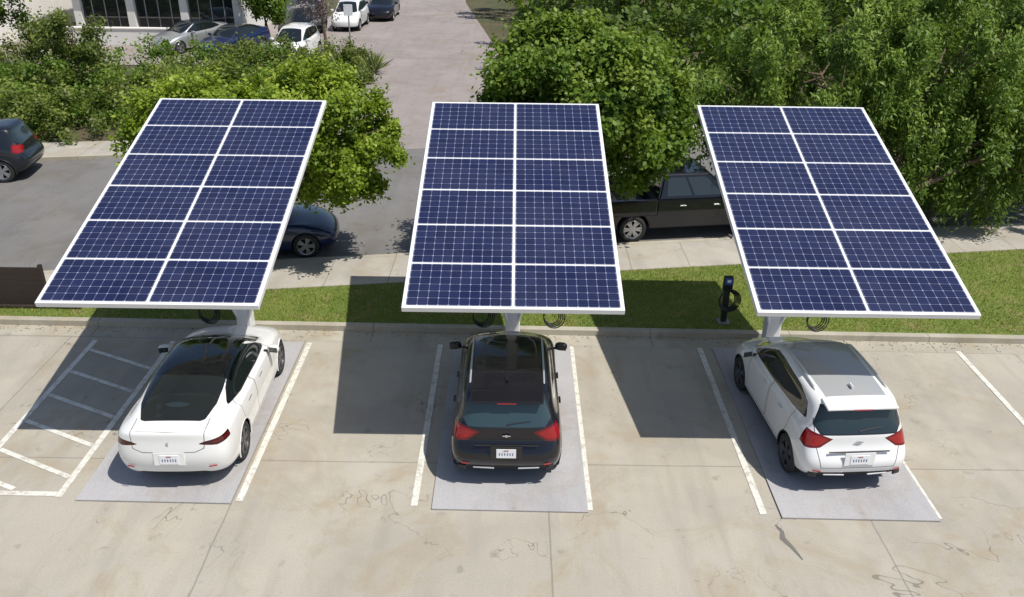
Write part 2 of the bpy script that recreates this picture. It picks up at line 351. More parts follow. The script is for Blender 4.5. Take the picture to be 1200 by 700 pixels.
def wheel(name,r,w,side,c,parent,rimmat,spokes=5):
    prof=[(-.5,.60),(-.5,.90),(-.42,.985),(-.2,1),(.2,1),(.42,.985),(.5,.92),(.5,.70),(.44,.665)]
    seg=40; V=[];F=[]
    for i in range(seg):
        a=2*math.pi*i/seg
        for q,rr in prof: V.append((q*w*side,math.cos(a)*rr*r,math.sin(a)*rr*r))
    k=len(prof)
    for i in range(seg):
        for j in range(k-1):
            F.append([i*k+j,i*k+j+1,((i+1)%seg)*k+j+1,((i+1)%seg)*k+j])
    root=empty(name); root.parent=parent; root.location=c
    pymesh('tyre',V,F,M['rubber'],True,root)
    prof2=[(.46,.69),(.49,.67),(.47,.63),(.30,.60),(-.1,.58)]; V=[];F=[];k=len(prof2)
    for i in range(seg):
        a=2*math.pi*i/seg
        for q,rr in prof2: V.append((q*w*side,math.cos(a)*rr*r,math.sin(a)*rr*r))
    for i in range(seg):
        for j in range(k-1): F.append([i*k+j,i*k+j+1,((i+1)%seg)*k+j+1,((i+1)%seg)*k+j])
    for s in range(spokes):
        for off in (-.13,.13):
            a=2*math.pi*s/spokes
            pts=[]
            for rr,hw,x in ((.08,.030,.40),(.64,.028,.44)):
                aa=a+off*(.4 if rr<.2 else 1.3)
                ct,sn=math.cos(aa),math.sin(aa)
                for h in (-hw,hw):
                    pts.append((x*w*side,(ct*rr*r-sn*h),(sn*rr*r+ct*h)))
            b0=len(V); V+=pts; V+=[(p[0]-.02*side,p[1],p[2]) for p in pts]
            F+=[[b0,b0+1,b0+3,b0+2],[b0,b0+2,b0+6,b0+4],[b0+1,b0+5,b0+7,b0+3]]
    b0=len(V)
    V.append((.43*w*side,0,0))
    for i in range(12):
        a=2*math.pi*i/12; V.append((.42*w*side,math.cos(a)*.16*r,math.sin(a)*.16*r))
    for i in range(12): F.append([b0,b0+1+i,b0+1+(i+1)%12])
    pymesh('rim',V,F,rimmat,False,root)
    V=[(0.05*w*side,0,0)]+[(0.05*w*side,math.cos(2*math.pi*i/24)*.6*r,math.sin(2*math.pi*i/24)*.6*r) for i in range(24)]
    pymesh('brake_shadow',V,[[0,1+i,1+(i+1)%24] for i in range(24)],M['dark'],False,root)
def car(name,kind,loc,rz,mat,paintmat,rimmat=None,hi=True,scale=(1,1,1),rails=None,plate=True,spoiler=None):
    nt_=NETS[kind]; mk=MASK[kind]; L=nt_['L']
    root=empty(name,loc,rz); root.scale=scale
    S=car_surface(kind,24 if hi else 8,10 if hi else 5)
    nv,nu,_=S.shape
    du=np.roll(S,-1,1)-np.roll(S,1,1); dv=np.gradient(S,axis=0); n=np.cross(du,dv)
    n/=np.linalg.norm(n,axis=2)[...,None]+1e-9
    cen=np.array([0,L/2,.75])
    if (n*(S-cen)).sum()<0: n=-n
    P=S.reshape(-1,3); n=n.reshape(-1,3); x,y,z=P.T; ax=np.abs(x)
    def sd(polys,a,b,valid):
        if not polys: return np.full(len(P),-.5)
        q=np.max([sdf(a,b,p) for p in polys],axis=0); return np.minimum(q,valid)
    vs=(np.abs(n[:,0])-.42)*.35; vr=(-n[:,1]-.18)*.4; vt=(n[:,2]-.2)*.4
    at={}
    at['glass']=np.maximum.reduce([sd(mk['side_glass'],y,z,vs),sd(mk['top_glass'],x,y,vt),sd(mk['rear_glass'],x,z,vr)])
    at['lamp']=np.where(y<.5,sdf(ax,z,mk['lamp'][0]),-.3); at['lamp']=np.minimum(at['lamp'],.36-y)
    at['trim']=np.maximum(mk['sill']-z,np.minimum(sdf(x,z,mk['trim'][0]),.25-y))
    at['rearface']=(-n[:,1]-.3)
    at['d1']=np.where(ax>.5,sdf(y,z,mk['d1']),-.5); at['d2']=np.where(ax>.5,sdf(y,z,mk['d2']),-.5)
    # hatch seam only on the rear face (never on the roof)
    hs=sdf(x,z,mk['hatch'])
    at['hatch']=np.where((y<.45)&(z<1.42),hs,-.5) if kind=='sedan' else np.where((y<.36)|(np.abs(hs)>.03),np.abs(hs)+.0,.5)*np.where(y<.36,np.sign(hs),1.0)
    if kind=='hatch': at['hatch']=np.where(y<.36,hs,np.where(hs>0,np.maximum(hs,.02),np.minimum(hs,-.02)))
    at['roof']=sdf(x,y,mk['roof']) if mk['roof'] else np.full(len(P),-.5)
    at['roof']=np.where(z>1.3,at['roof'],-.5)
    ar=nt_['wr']+.04
    a=np.maximum(ar-np.hypot(y-nt_['ra'],z-nt_['wr']),ar-np.hypot(y-nt_['fa'],z-nt_['wr']))
    at['arch']=np.where(ax>.45,a,-.5)
    if kind=='hatch': at['hatch']=np.where(z>1.5,.3,np.where((y>.6),-.3,at['hatch']))
    i=np.arange(nv-1)[:,None]*nu; j=np.arange(nu)[None]; j2=(j+1)%nu
    F=np.stack([i+j,i+j2,i+nu+j2,i+nu+j],-1).reshape(-1,4)
    if kind=='hatch':
        # keep the seam value one-signed everywhere except the tailgate face
        at['hatch']=np.where((y<.36)&(z<1.5),hs,.3)
        at['hatch']=np.where((y<.36)&(z<1.5)&(hs<0),np.where(z<1.45,hs,.3),at['hatch'])
    Q=P-np.array([0,L/2,0])
    f=F[len(F)//2]; nn=np.cross(Q[f[1]]-Q[f[0]],Q[f[3]]-Q[f[0]])
    if np.dot(nn,n[f[0]])<0: F=F[:,::-1]
    npmesh('body',Q,F,mat,True,root,at)
    def rear_y(xx,zz):
        k=(y<1.2)&(np.hypot(ax-abs(xx),z-zz)<.06); return y[k].min() if k.any() else 0
    def side_x(yy,zz):
        k=(x>0)&(np.hypot(y-yy,z-zz)<.08); return x[k].max() if k.any() else .88
    rm=rimmat or M['rim']
    lips=[]
    for k,(ay,nm) in enumerate(((nt_['ra'],'rear'),(nt_['fa'],'front'))):
        for s in (-1,1):
            wheel('wheel_'+nm+('_l' if s<0 else '_r'),nt_['wr'],.225,s,(s*nt_['tx'],ay-L/2,nt_['wr']),root,rm)
            pts=[]
            for q in range(-2,27):
                t=math.pi*q/24
                yy=ay+math.cos(t)*ar; zz=nt_['wr']+math.sin(t)*ar
                if zz<.2: continue
                pts.append((s*(side_x(yy,max(zz,.3))-.006),yy-L/2,zz))
            lips.append((pts,.014))
            V=[];F2=[]
            for q in range(24):
                t=2*math.pi*q/24
                V+=[(s*.5,ay-L/2+math.cos(t)*(ar+.02),nt_['wr']+math.sin(t)*(ar+.02)),(s*.85,ay-L/2+math.cos(t)*(ar+.02),nt_['wr']+math.sin(t)*(ar+.02))]
            V=[(v[0],v[1],max(v[2],.2)) for v in V]
            F2=[[2*q,2*q+1,(2*q+3)%48,(2*q+2)%48] for q in range(24)]; V.append((s*.5,ay-L/2,nt_['wr']))
            F2+=[[2*q,(2*q+2)%48,48] for q in range(24)]
            pymesh('wheel_well',V,F2,M['dark'],False,root)
    tubes('arch_lips',lips,M['black'] if kind=='hatch' else paintmat,root,6)
    box('underbody',(0,0,.27),(1.1,L-.7,.1),M['dark'],root)
    my=3.0 if kind=='sedan' else 2.83; mz=1.0 if kind=='sedan' else 1.08
    for s in (-1,1):
        bm=bmesh.new(); bmesh.ops.create_icosphere(bm,subdivisions=3,radius=1)
        for v in bm.verts:
            c=v.co; c.x=math.copysign(abs(c.x)**.7,c.x)*.115; c.y=math.copysign(abs(c.y)**.7,c.y)*.065; c.z=math.copysign(abs(c.z)**.7,c.z)*.075
        me=bpy.data.meshes.new('mirror'); bm.to_mesh(me); bm.free()
        for p in me.polygons: p.use_smooth=True
        me.materials.append(paintmat); o=bpy.data.objects.new('mirror_'+('l' if s<0 else 'r'),me)
        xx=side_x(my,mz-.05); o.location=(s*(xx+.12),my-L/2,mz); o.rotation_euler=(0,0,s*-.2); link(o,root)
        box('mirror_arm',(s*(xx+.0),my-L/2+.02,mz-.05),(.14,.04,.03),M['black'],root)
        box('mirror_glass',(s*(xx+.125),my-L/2-.062,mz),(.17,.01,.10),M['winglass'],root,.004,(0,0,s*-.2))
    if hi:
        pz=.66 if kind=='sedan' else .72
        if plate:
            py=min(rear_y(0,pz-.07),rear_y(0,pz),rear_y(0,pz+.07))-L/2-.012
            box('plate',(0,py,pz),(.31,.012,.16),M['plate'],root,.003,(R(-4),0,0))
            for q in range(6): box('plate_digit',(-.105+q*.042,py-.008,pz-.01),(.014,.004,.05),M['platetxt'],root)
            box('plate_strip',(0,py-.008,pz+.06),(.08,.004,.010),M['lampred'],root)
            box('plate_recess',(0,py+.010,pz+.01),(.50,.014,.23),M['black'] if kind=='hatch' and paintmat.name.endswith('black') else paintmat,root,.006,(R(-4),0,0))
        for s in (-1,1):
            zz=.50
            box('reflector',(s*.66,rear_y(.66,zz)-L/2-.002,zz),(.13,.012,.022),M['lampred'],root,.004,(0,0,s*.30))
        if kind=='hatch':
            sp=spoiler or paintmat
            box('spoiler',(0,.33-L/2,1.535),(1.16,.30,.045),sp,root,.018,(R(7),0,0))
            box('brake_light',(0,.183-L/2,1.508),(.30,.02,.014),M['lampred'],root)
            tubes('rear_wiper',[([(0,.155-L/2,1.12),(.12,.165-L/2,1.15),(.38,.185-L/2,1.18)],[.012,.008,.006])],M['black'],root)
            by=rear_y(0,.96)-L/2
            box('badge',(0,by-.012,.96),(.13,.012,.028),M['chrome'],root,.005); box('badge_bar',(0,by-.013,.96),(.045,.014,.05),M['chrome'],root,.005)
            ry=[.65,.8,1.2,1.7,2.1,2.25]; rz_=[1.53,1.595,1.62,1.62,1.60,1.54]
            tubes('roof_rails',[([(s*.595,a_-L/2,b_) for a_,b_ in zip(ry,rz_)],.017) for s in (-1,1)],rails or M['black'],root)
            box('antenna_fin',(0,.72-L/2,1.63),(.03,.13,.06),paintmat,root,.012)
            for s in (-1,1): box('lower_trim_bar',(s*.36,rear_y(.36,.40)-L/2-.002,.41),(.34,.025,.022),M['alu'] ,root,.008,(0,0,s*.08))
            for s in (-1,1): box('corner_vent',(s*.70,rear_y(.70,.40)-L/2+.01,.40),(.14,.03,.07),M['black'],root,.01,(0,0,s*.35))
            box('bumper_step',(0,rear_y(0,.80)-L/2-.004,.83),(1.0,.03,.012),M['black'],root,.004)
        else:
            by=rear_y(0,.93)-L/2
            box('badge',(0,by-.008,.93),(.035,.008,.045),M['chrome'],root,.002)
            for s in (-1,1):
                for yy in (1.55,2.35): box('door_handle',(s*(side_x(yy,.83)-.002),yy-L/2,.83),(.012,.2,.025),M['chrome'],root,.004)
            tubes('deck_lip',[([(xx,yy-L/2,zz) for xx,yy,zz in ((-.62,.155,1.085),(-.45,.085,1.115),(0,.055,1.128),(.45,.085,1.115),(.62,.155,1.085))],.014)],paintmat,root,8)
            tubes('roof_crossbar',[([(xx,1.62-L/2,1.425-.14*xx*xx) for xx in (-.56,-.4,-.2,0,.2,.4,.56)],.010)],M['black'],root,6)
        if kind=='hatch':
            for s in (-1,1):
                for yy in (1.25,2.05): box('door_handle',(s*(side_x(yy,.92)+.008),yy-L/2,.92),(.03,.18,.03),paintmat,root,.008)
    return root
def pickup(loc,rz,pm):
    root=empty('pickup_truck',loc,rz); W=.97; r=.38
    def arc(cy): return [(cy+.46*math.cos(math.pi*q/12),.40+.46*math.sin(math.pi*q/12)) for q in range(13)]
    prof=[(-2.72,.50),(-2.74,.80),(-.92,.80),(-.90,1.18),(1.20,1.18),(2.35,1.10),(2.66,.98),(2.74,.75),(2.72,.42)]
    prof+=arc(1.95)+arc(-1.55)
    n=len(prof); V=[(-W,p[0],p[1]) for p in prof]+[(W,p[0],p[1]) for p in prof]
    F=[list(range(n)),list(range(2*n-1,n-1,-1))]+[[i,n+i,n+(i+1)%n,(i+1)%n] for i in range(n)]
    bm=bmesh.new(); vs=[bm.verts.new(v) for v in V]
    for f in F: bm.faces.new([vs[i] for i in f])
    bmesh.ops.recalc_face_normals(bm,faces=bm.faces[:])
    bmesh.ops.bevel(bm,geom=[e for e in bm.edges if abs(e.verts[0].co.x-e.verts[1].co.x)<.01],offset=.03,segments=2,affect='EDGES')
    me=bpy.data.meshes.new('body'); bm.to_mesh(me); bm.free(); me.materials.append(pm); link(bpy.data.objects.new('body',me),root)
    for s in (-1,1): box('bed_side',(s*.935,-1.83,.99),(.075,1.82,.44),pm,root,.02)
    box('tailgate',(0,-2.71,1.0),(1.78,.07,.44),pm,root,.02)
    box('bed_liner',(0,-1.8,.815),(1.76,1.7,.03),M['black'],root)
    b=[(-.92,-.88,1.17),(.92,-.88,1.17),(.92,1.38,1.17),(-.92,1.38,1.17)]; t=[(-.72,-.72,1.84),(.72,-.72,1.84),(.72,.55,1.84),(-.72,.55,1.84)]
    bm=bmesh.new(); vs=[bm.verts.new(v) for v in b+t]
    for f in ([0,3,2,1],[4,5,6,7],[0,1,5,4],[1,2,6,5],[2,3,7,6],[3,0,4,7]): bm.faces.new([vs[i] for i in f])
    bmesh.ops.bevel(bm,geom=bm.edges[:],offset=.05,segments=3,affect='EDGES')
    me=bpy.data.meshes.new('cab'); bm.to_mesh(me); bm.free(); me.materials.append(pm); link(bpy.data.objects.new('cab',me),root)
    def quad(nm,P0,P1,P2,P3,u0,u1,v0,v1,off):
        P=[Vector(q) for q in (P0,P1,P2,P3)]
        def at(u,v): return (P[0]*(1-u)+P[1]*u)*(1-v)+(P[3]*(1-u)+P[2]*u)*v
        o=Vector(off); pymesh(nm,[at(u0,v0)+o,at(u1,v0)+o,at(u1,v1)+o,at(u0,v1)+o],[[0,1,2,3]],M['winglass'],False,root)
    quad('rear_window',b[0],b[1],t[1],t[0],.12,.88,.2,.85,(0,-.006,.002))
    quad('windscreen',b[2],b[3],t[3],t[2],.08,.92,.12,.9,(0,.006,.004))
    for nm,a_,b_,c_,d_,s in (('r',b[1],b[2],t[2],t[1],1),('l',b[3],b[0],t[0],t[3],-1)):
        quad('front_door_window_'+nm,a_,b_,c_,d_,*((.47,.84) if s>0 else (.16,.53)),.15,.85,(s*.006,0,.002))
        quad('rear_door_window_'+nm,a_,b_,c_,d_,*((.10,.43) if s>0 else (.57,.90)),.15,.85,(s*.006,0,.002))
        box('mirror',(s*1.06,1.0,1.28),(.2,.1,.2),M['black'],root,.03)
        box('sill',(s*.90,.2,.45),(.1,2.4,.08),M['black'],root,.02)
        box('tail_lamp',(s*.90,-2.745,1.02),(.1,.03,.34),M['lampred'],root,.01)
        for yy in (-.2,.75): box('door_handle',(s*.985,yy,1.02),(.03,.18,.03),M['chrome'],root,.008)
        for yy,nn in ((1.95,'front'),(-1.55,'rear')): wheel('wheel_'+nn,r,.26,s,(s*.84,yy,r),root,M['rim'],6)
    box('rear_bumper',(0,-2.80,.58),(1.8,.14,.18),M['chrome'],root,.03); box('front_bumper',(0,2.78,.55),(1.85,.14,.24),M['black'],root,.04)
    box('grille',(0,2.745,.85),(1.2,.04,.22),M['black'],root,.01); box('underbody',(0,0,.5),(1.3,5.0,.16),M['dark'],root)
    return root
M['lampred']=simple('red_lens',(.35,.012,.015),.1,0,1)
def paint(n,c,**k):
    p=simple('paint_'+n,c,.3,k.get('metal',0),1,.03); p.node_tree.nodes['Principled BSDF'].inputs['Specular IOR Level'].default_value=.15
    return car_paint('body_'+n,c,**k), p
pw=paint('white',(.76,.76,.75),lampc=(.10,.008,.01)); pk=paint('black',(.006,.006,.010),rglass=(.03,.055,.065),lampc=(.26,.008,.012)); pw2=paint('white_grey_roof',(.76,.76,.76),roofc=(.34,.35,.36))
pb=paint('dark_blue',(.012,.022,.07)); pn=paint('navy_black',(.010,.013,.02)); ps=paint('silver',(.42,.43,.44),metal=.5)
# ---------------------------------------------------------------- ground
sheet('ground',[(-300,-150),(300,-150),(300,450),(-300,450)],-.03,M['soil'])
SL=-0.0125
def ky(x): return 16.25+SL*x
sheet('parking_lot_pavement',[(-22,-20),(60,-20),(60,ky(60)),(-22,ky(-22))],0,M['lot'])
A9=R(9); ux,uy=math.cos(A9),math.sin(A9)
def st_(s,t): return (-3.4+s*ux-t*uy, 20.25+s*uy+t*ux)
def strip(s0,s1,t0,t1): return [st_(s0,t0),st_(s1,t0),st_(s1,t1),st_(s0,t1)]
prism('lot_kerb',[(-22,ky(-22)),(60,ky(60)),(60,ky(60)+.17),(-22,ky(-22)+.17)],-.02,.13,M['kerb'])
sheet('lot_gutter',[(-22,ky(-22)-.45),(60,ky(60)-.45),(60,ky(60)-.003),(-22,ky(-22)-.003)],.004,M['kerb'])
def swy(x): return 20.25+(x+3.4)*math.tan(A9)-1.75/math.cos(A9)
xs=[-18.5,-10,0,10,30,60]; V=[];F=[]
for x in xs: V+=[(x,ky(x)+.172,.10),(x,max(swy(x),ky(x)+.18),.10)]
F=[[2*i,2*i+2,2*i+3,2*i+1] for i in range(len(xs)-1)]
pymesh('grass_verge',V,F,M['grass'])
prism('sidewalk',strip(-16,90,-1.747,-.16),-.02,.115,M['walk'])
prism('street_kerb',strip(-80,90,-.157,0),-.02,.118,M['kerb'])
sheet('street',strip(-90,100,.003,9.8),.002,M['street'])
prism('far_kerb',strip(-80,-4.5,9.803,9.96),-.02,.118,M['kerb'])
prism('far_kerb',strip(5.5,90,9.803,9.96),-.02,.118,M['kerb'])
prism('far_sidewalk',strip(-80,-4.5,9.963,11.7),-.02,.115,M['walk'])
prism('far_sidewalk',strip(5.5,90,9.963,11.7),-.02,.115,M['walk'])
prism('planting_bed',strip(-80,-5.2,11.703,22.5),-.02,.09,M['soil'])
sheet('driveway',[st_(-4.48,9.803),st_(5.48,9.803),(1.2,34),(.2,40),(-.6,46),(-1.3,52),(-3.9,70),(-6,100),(-14,100),(-13,62),(-26,60),(-32,52),(-30,44.5),(-9,44.5),(-7,42),(-7,36),(-7.6,31.5)],.006,M['drive'])
rg=np.random.default_rng(5); n=110000
gx=rg.uniform(-14,17,n); gy=rg.uniform(16.4,23,n)
lim=swy(gx)-.02; k=(gy>ky(gx)+.19)&(gy<lim); gx=gx[k];gy=gy[k];m=len(gx)
h=rg.uniform(.03,.085,m); an=rg.uniform(0,6.28,m); lx=rg.normal(0,.03,m); ly=rg.normal(0,.03,m); w=.008
V=np.stack([np.stack([gx-np.cos(an)*w,gy-np.sin(an)*w,np.full(m,.1)],1),np.stack([gx+np.cos(an)*w,gy+np.sin(an)*w,np.full(m,.1)],1),np.stack([gx+lx,gy+ly,.1+h],1)],1).reshape(-1,3)
M['blade']=leaf_mat('grass_blade',[(0,(.09,.14,.015)),(.5,(.22,.28,.038)),(1,(.40,.39,.10))],.3)
npmesh('grass',V,np.arange(m*3).reshape(-1,3),M['blade'],False,None,{'tint':np.repeat(np.clip(rg.normal(.5,.2,m)+.2*np.sin(gx*1.3)*np.sin(gy*2.1),0,1),3)})
# painted lines
LW=.055
def yend(x): return 10.56-.018*x
def vline(x): return [(x-LW,yend(x)),(x+LW,yend(x)),(x+LW,15.75),(x-LW,15.75)]
def seg(a,b,w=LW):
    a=Vector(a);b=Vector(b);d=(b-a).normalized();q=Vector((-d.y,d.x))*w
    return [tuple(a+q),tuple(b+q),tuple(b-q),tuple(a-q)]
ml=empty('stall_markings')
for x in (-7.15,-4.27,-1.5,1.26,3.98,6.70,9.45): sheet('stall_line',vline(x),.008,M['line'],ml)
al=empty('aisle_markings')
sheet('aisle_edge',[(-8.80-LW,10.86),(-8.80+LW,10.86),(-8.80+LW,15.75),(-8.80-LW,15.75)],.008,M['line'],al)
sheet('aisle_end',seg((-12,10.79),(-7.21,10.76)),.008,M['line'],al)
for q in range(5):
    y0=15.35-q*.86
    sheet('hatch_stripe',seg((-8.735,y0),(-7.215,y0-.72),.045),.008,M['line'],al)
sheet('hatch_stripe',seg((-8.735,11.22),(-7.95,10.87),.045),.008,M['line'],al)
cr=[(4.10,10.25),(4.16,10.1),(4.13,9.95),(4.22,9.75),(4.30,9.5)]
V=[]
for i,(a,b) in enumerate(cr):
    w=(.01,.03,.045,.03,.008)[i]; V+=[(a-w,b,.0045),(a+w,b+.02,.0045)]
pymesh('pavement_crack',V,[[2*i,2*i+1,2*i+3,2*i+2] for i in range(4)],M['street'])
# ---------------------------------------------------------------- solar canopies
def cell_mat():
    m,nt,b=newmat('solar_cells'); uv=N(nt,'ShaderNodeUVMap'); s=N(nt,'ShaderNodeSeparateXYZ'); nt.links.new(uv.outputs[0],s.inputs[0])
    fx=math_(nt,'ABSOLUTE',math_(nt,'SUBTRACT',math_(nt,'FRACT',s.outputs[0]),.5)); fy=math_(nt,'ABSOLUTE',math_(nt,'SUBTRACT',math_(nt,'FRACT',s.outputs[1]),.5))
    g=math_(nt,'GREATER_THAN',math_(nt,'MAXIMUM',fx,fy),.480); d=math_(nt,'GREATER_THAN',math_(nt,'ADD',fx,fy),.895)
    ix=math_(nt,'FLOOR',s.outputs[0]); iy=math_(nt,'FLOOR',s.outputs[1])
    wn=N(nt,'ShaderNodeTexWhiteNoise',noise_dimensions='2D'); cb=N(nt,'ShaderNodeCombineXYZ'); nt.links.new(ix,cb.inputs[0]); nt.links.new(iy,cb.inputs[1]); nt.links.new(cb.outputs[0],wn.inputs['Vector'])
    base=mixc(nt,wn.outputs['Value'],(.008,.012,.050),(.014,.020,.070))
    bus=math_(nt,'FRACT',math_(nt,'MULTIPLY',s.outputs[1],3)); bus=math_(nt,'GREATER_THAN',math_(nt,'ABSOLUTE',math_(nt,'SUBTRACT',bus,.5)),.47)
    base=mixc(nt,math_(nt,'MULTIPLY',bus,.10),base,(.35,.37,.42))
    dust=ramp(nt,noise(nt,.7,5,.65,obj(nt),.5),[(.35,0),(.75,1)]); base=mixc(nt,math_(nt,'MULTIPLY',dust,.035),base,(.5,.48,.45))
    base=mixc(nt,math_(nt,'MAXIMUM',math_(nt,'MULTIPLY',g,.42),math_(nt,'MULTIPLY',d,.75)),base,(.38,.42,.55))
    nt.links.new(base,b.inputs['Base Color']); b.inputs['Roughness'].default_value=.4; b.inputs['Specular IOR Level'].default_value=.1
    b.inputs['Coat Weight'].default_value=.6; b.inputs['Coat Roughness'].default_value=.05; b.inputs['Coat IOR'].default_value=1.35
    return m
M['cells']=cell_mat()
T=R(16.5)
def canopy(cx,coils,cy=14.62):
    root=empty('solar_canopy',(cx,cy,0))
    tilt=bpy.data.objects.new('tilting_array',None); tilt.location=(0,0,3.80); tilt.rotation_euler=(T,0,0); link(tilt,root)
    box('array_frame',(0,0,0),(3.43,6.18,.09),M['white'],tilt,.006)
    V=[];F=[];UV=[]
    for i in range(2):
        for j in range(6):
            x0=(i-.5)*1.675; y0=(j-2.5)*1.018; a,b=.815,.490; o=len(V)
            V+=[(x0-a,y0-b,.049),(x0+a,y0-b,.049),(x0+a,y0+b,.049),(x0-a,y0+b,.049)]; F.append([o,o+1,o+2,o+3])
            e=.06; U0,V0=i*10,j*6; UV+=[(U0-e+.0,V0-e),(U0+10+e,V0-e),(U0+10+e,V0+6+e),(U0-e,V0+6+e)]
    ob=pymesh('solar_modules',V,F,M['cells'],False,tilt); ul=ob.data.uv_layers.new(name='UVMap')
    for i,l in enumerate(ob.data.loops): ul.data[i].uv=UV[l.vertex_index]
    for j in range(4): box('purlin',(0,-2.3+j*1.53,-.10),(3.3,.08,.11),M['white'],tilt)
    for s in (-.75,.75): box('rail',(s,0,-.21),(.12,5.6,.12),M['white'],tilt)
    box('torque_beam',(0,0.6,-.33),(2.0,.2,.14),M['white'],tilt,.01)
    py=1.25
    box('column',(0,py,1.55),(.30,.28,3.1),M['white'],root,.02)
    tubes('column_arm',[([(0,py,2.95),(0,py-.25,3.35),(0,.6,3.62)],[.14,.13,.12])],M['white'],root,12)
    for s in (-1,1): tubes('brace',[([(s*.10,py-.1,.55),(s*.36,py-.3,1.45)],.035),([(s*.36,py-.3,1.45),(s*.70,py-.9,3.45)],.035)],M['white'],root,8)
    prism('base_plate',[(-1.235,yend(cx)-.06-cy),(1.215,yend(cx)-.09-cy),(1.215,1.12),(-1.235,1.12)],.010,.028,M['pad'],root)
    prism('column_foot',[(-.3,py-.3),(.3,py-.3),(.3,py+.28),(-.3,py+.28)],.029,.05,M['white'],root)
    for sx in coils:
        L=[]
        for k in range(4):
            pts=[]
            for q in range(25):
                t=2*math.pi*q/24; rr=.16+.02*k
                pts.append((sx+math.cos(t)*rr+.02*k,py-.15-.02*k,.74+math.sin(t)*rr*1.15))
            L.append((pts,.013))
        L.append(([(sx,py-.15,.92),(sx*.6,py-.02,1.05),(sx*.2,py,1.1)],.013))
        tubes('charging_cable',L,M['cable'],root,6)
    return root
canopy(-5.6,(-.72,)); canopy(.02,(-.66,.80)); canopy(5.48,(.80,))
def station(x,y):
    root=empty('charging_station',(x,y,.1))
    box('pedestal',(0,0,.4),(.12,.1,.8),M['black'],root,.01)
    box('housing',(0,0,.95),(.20,.14,.34),M['black'],root,.02)
    box('status_panel',(0,-.072,1.03),(.16,.012,.14),M['blue'],root,.004)
    box('display',(0,-.08,1.04),(.08,.006,.06),M['plate'],root)
    box('foot',(0,0,.02),(.26,.24,.04),M['steel'],root,.008)
    L=[]
    for k in range(5):
        L.append(([(math.cos(2*math.pi*q/24)*(.16+.018*k)+.01*k,-.11-.015*k,.62+math.sin(2*math.pi*q/24)*(.2+.015*k)) for q in range(25)],.014))
    tubes('charging_cable',L,M['cable'],root,6)
station(4.68,16.75)
# ---------------------------------------------------------------- vehicles
car('parked_car','sedan',(-5.37,10.78+2.26,.028),R(1.6),pw[0],pw[1],M['rimdark'],True,(.97,.955,1.01))
car('parked_car','hatch',(-.06,11.0+2.06,.028),R(0),pk[0],pk[1],M['rim'],True,(1,.98,1),M['alu'])
car('parked_car','hatch',(5.35,10.96+2.03,.028),R(4.2),pw2[0],pw2[1],M['rimdark'],True,(.985,.97,1),M['alu'])
def street_pos(x,t): return 20.25+(x+3.4)*math.tan(A9)+t
car('parked_car','sedan',(-6.95,street_pos(-6.95,1.15),0),A9-R(90),pb[0],pb[1],None,False)
pickup((4.62,street_pos(4.62,1.2),0),A9-R(90),pk[1])
car('parked_car','hatch',(-17.75,street_pos(-17.75,8.5),0),A9+R(90),pn[0],pn[1],None,False,(1.05,1.1,1.08))
for (x,y,rz,kd,p) in ((-18.2,49.3,150,'sedan',ps),(-15.4,48.0,160,'sedan',pb),(-11.7,46.6,175,'hatch',pw),(-13.0,54,170,'hatch',pk),(-10.7,57.5,178,'hatch',pw),(-9.2,62,180,'sedan',pk),(-14.6,60,170,'sedan',pb),(-11.5,64,0,'hatch',ps)):
    car('parked_car',kd,(x,y,.01),R(rz),p[0],p[1],None,False,(1,1,1.05))
# ---------------------------------------------------------------- low dark screen at left
sc_=empty('low_screen_fence',(-11.4,17.1,.1))
for i in range(6): box('board',(0,-.0,.12+i*.152),(2.0,.04,.15),M['brown'],sc_,.003)
for s in (-.95,.95): box('fence_post',(s,.06,.5),(.08,.08,1.0),M['brown'],sc_,.006)
box('foot_rail',(.3,-.08,.03),(2.9,.10,.06),M['brown'],sc_,.006)
# ---------------------------------------------------------------- buildings
def office(name,x0,x1,y,dep,h,bays,wall,skip=()):
    root=empty(name,((x0+x1)/2,y,0)); w=x1-x0
    box('walls',(0,dep/2+.25,h/2),(w,dep,h),wall,root)
    box('parapet',(0,dep/2+.25,h+.15),(w+.3,dep+.3,.3),M['stucco'],root)
    bw=w/bays
    for fl in range(2):
        z0=.7+fl*3.5
        for b in range(bays):
            if b in skip: continue
            cx=-w/2+bw*(b+.5)
            box('window',(cx,.235,z0+1.1),(bw*.84,.04,2.2),M['winglass'],root)
            box('window_head',(cx,.19,z0+2.25),(bw*.88,.12,.1),M['white'],root)
            box('window_sill',(cx,.17,z0-.05),(bw*.88,.16,.08),M['white'],root)
            for q in (-.24,0,.24): box('mullion',(cx+q*bw,.20,z0+1.1),(.05,.05,2.2),M['steel'],root)
    for b in range(bays+1): box('pilaster',(-w/2+bw*b,.1,h/2),(.45,.3,h),M['stucco'],root,.02)
    box('canopy_band',(0,-.1,3.45),(w,.9,.25),M['stucco'],root)
    return root
office('office_building',-25.5,-16.2,51.8,18,7.4,3,M['stucco'],())
office('office_building',-46,-29,47,22,7.0,5,M['stucco'])
office('office_building',-70,-50,46,22,7.5,6,M['tan'])
lw=empty('low_garden_wall',(-22.7,50.1,0))
box('wall',(0,0,.45),(7.0,.3,.9),M['stucco'],lw,.02); box('wall_cap',(0,0,.94),(7.1,.4,.08),M['stucco'],lw,.01)
sp=empty('traffic_sign',(-9.4,50,0)); tubes('post',[([(0,0,0),(0,0,2.4)],.04)],M['steel'],sp); box('sign_plate',(0,-.05,2.1),(.5,.02,.6),M['plate'],sp,.01)
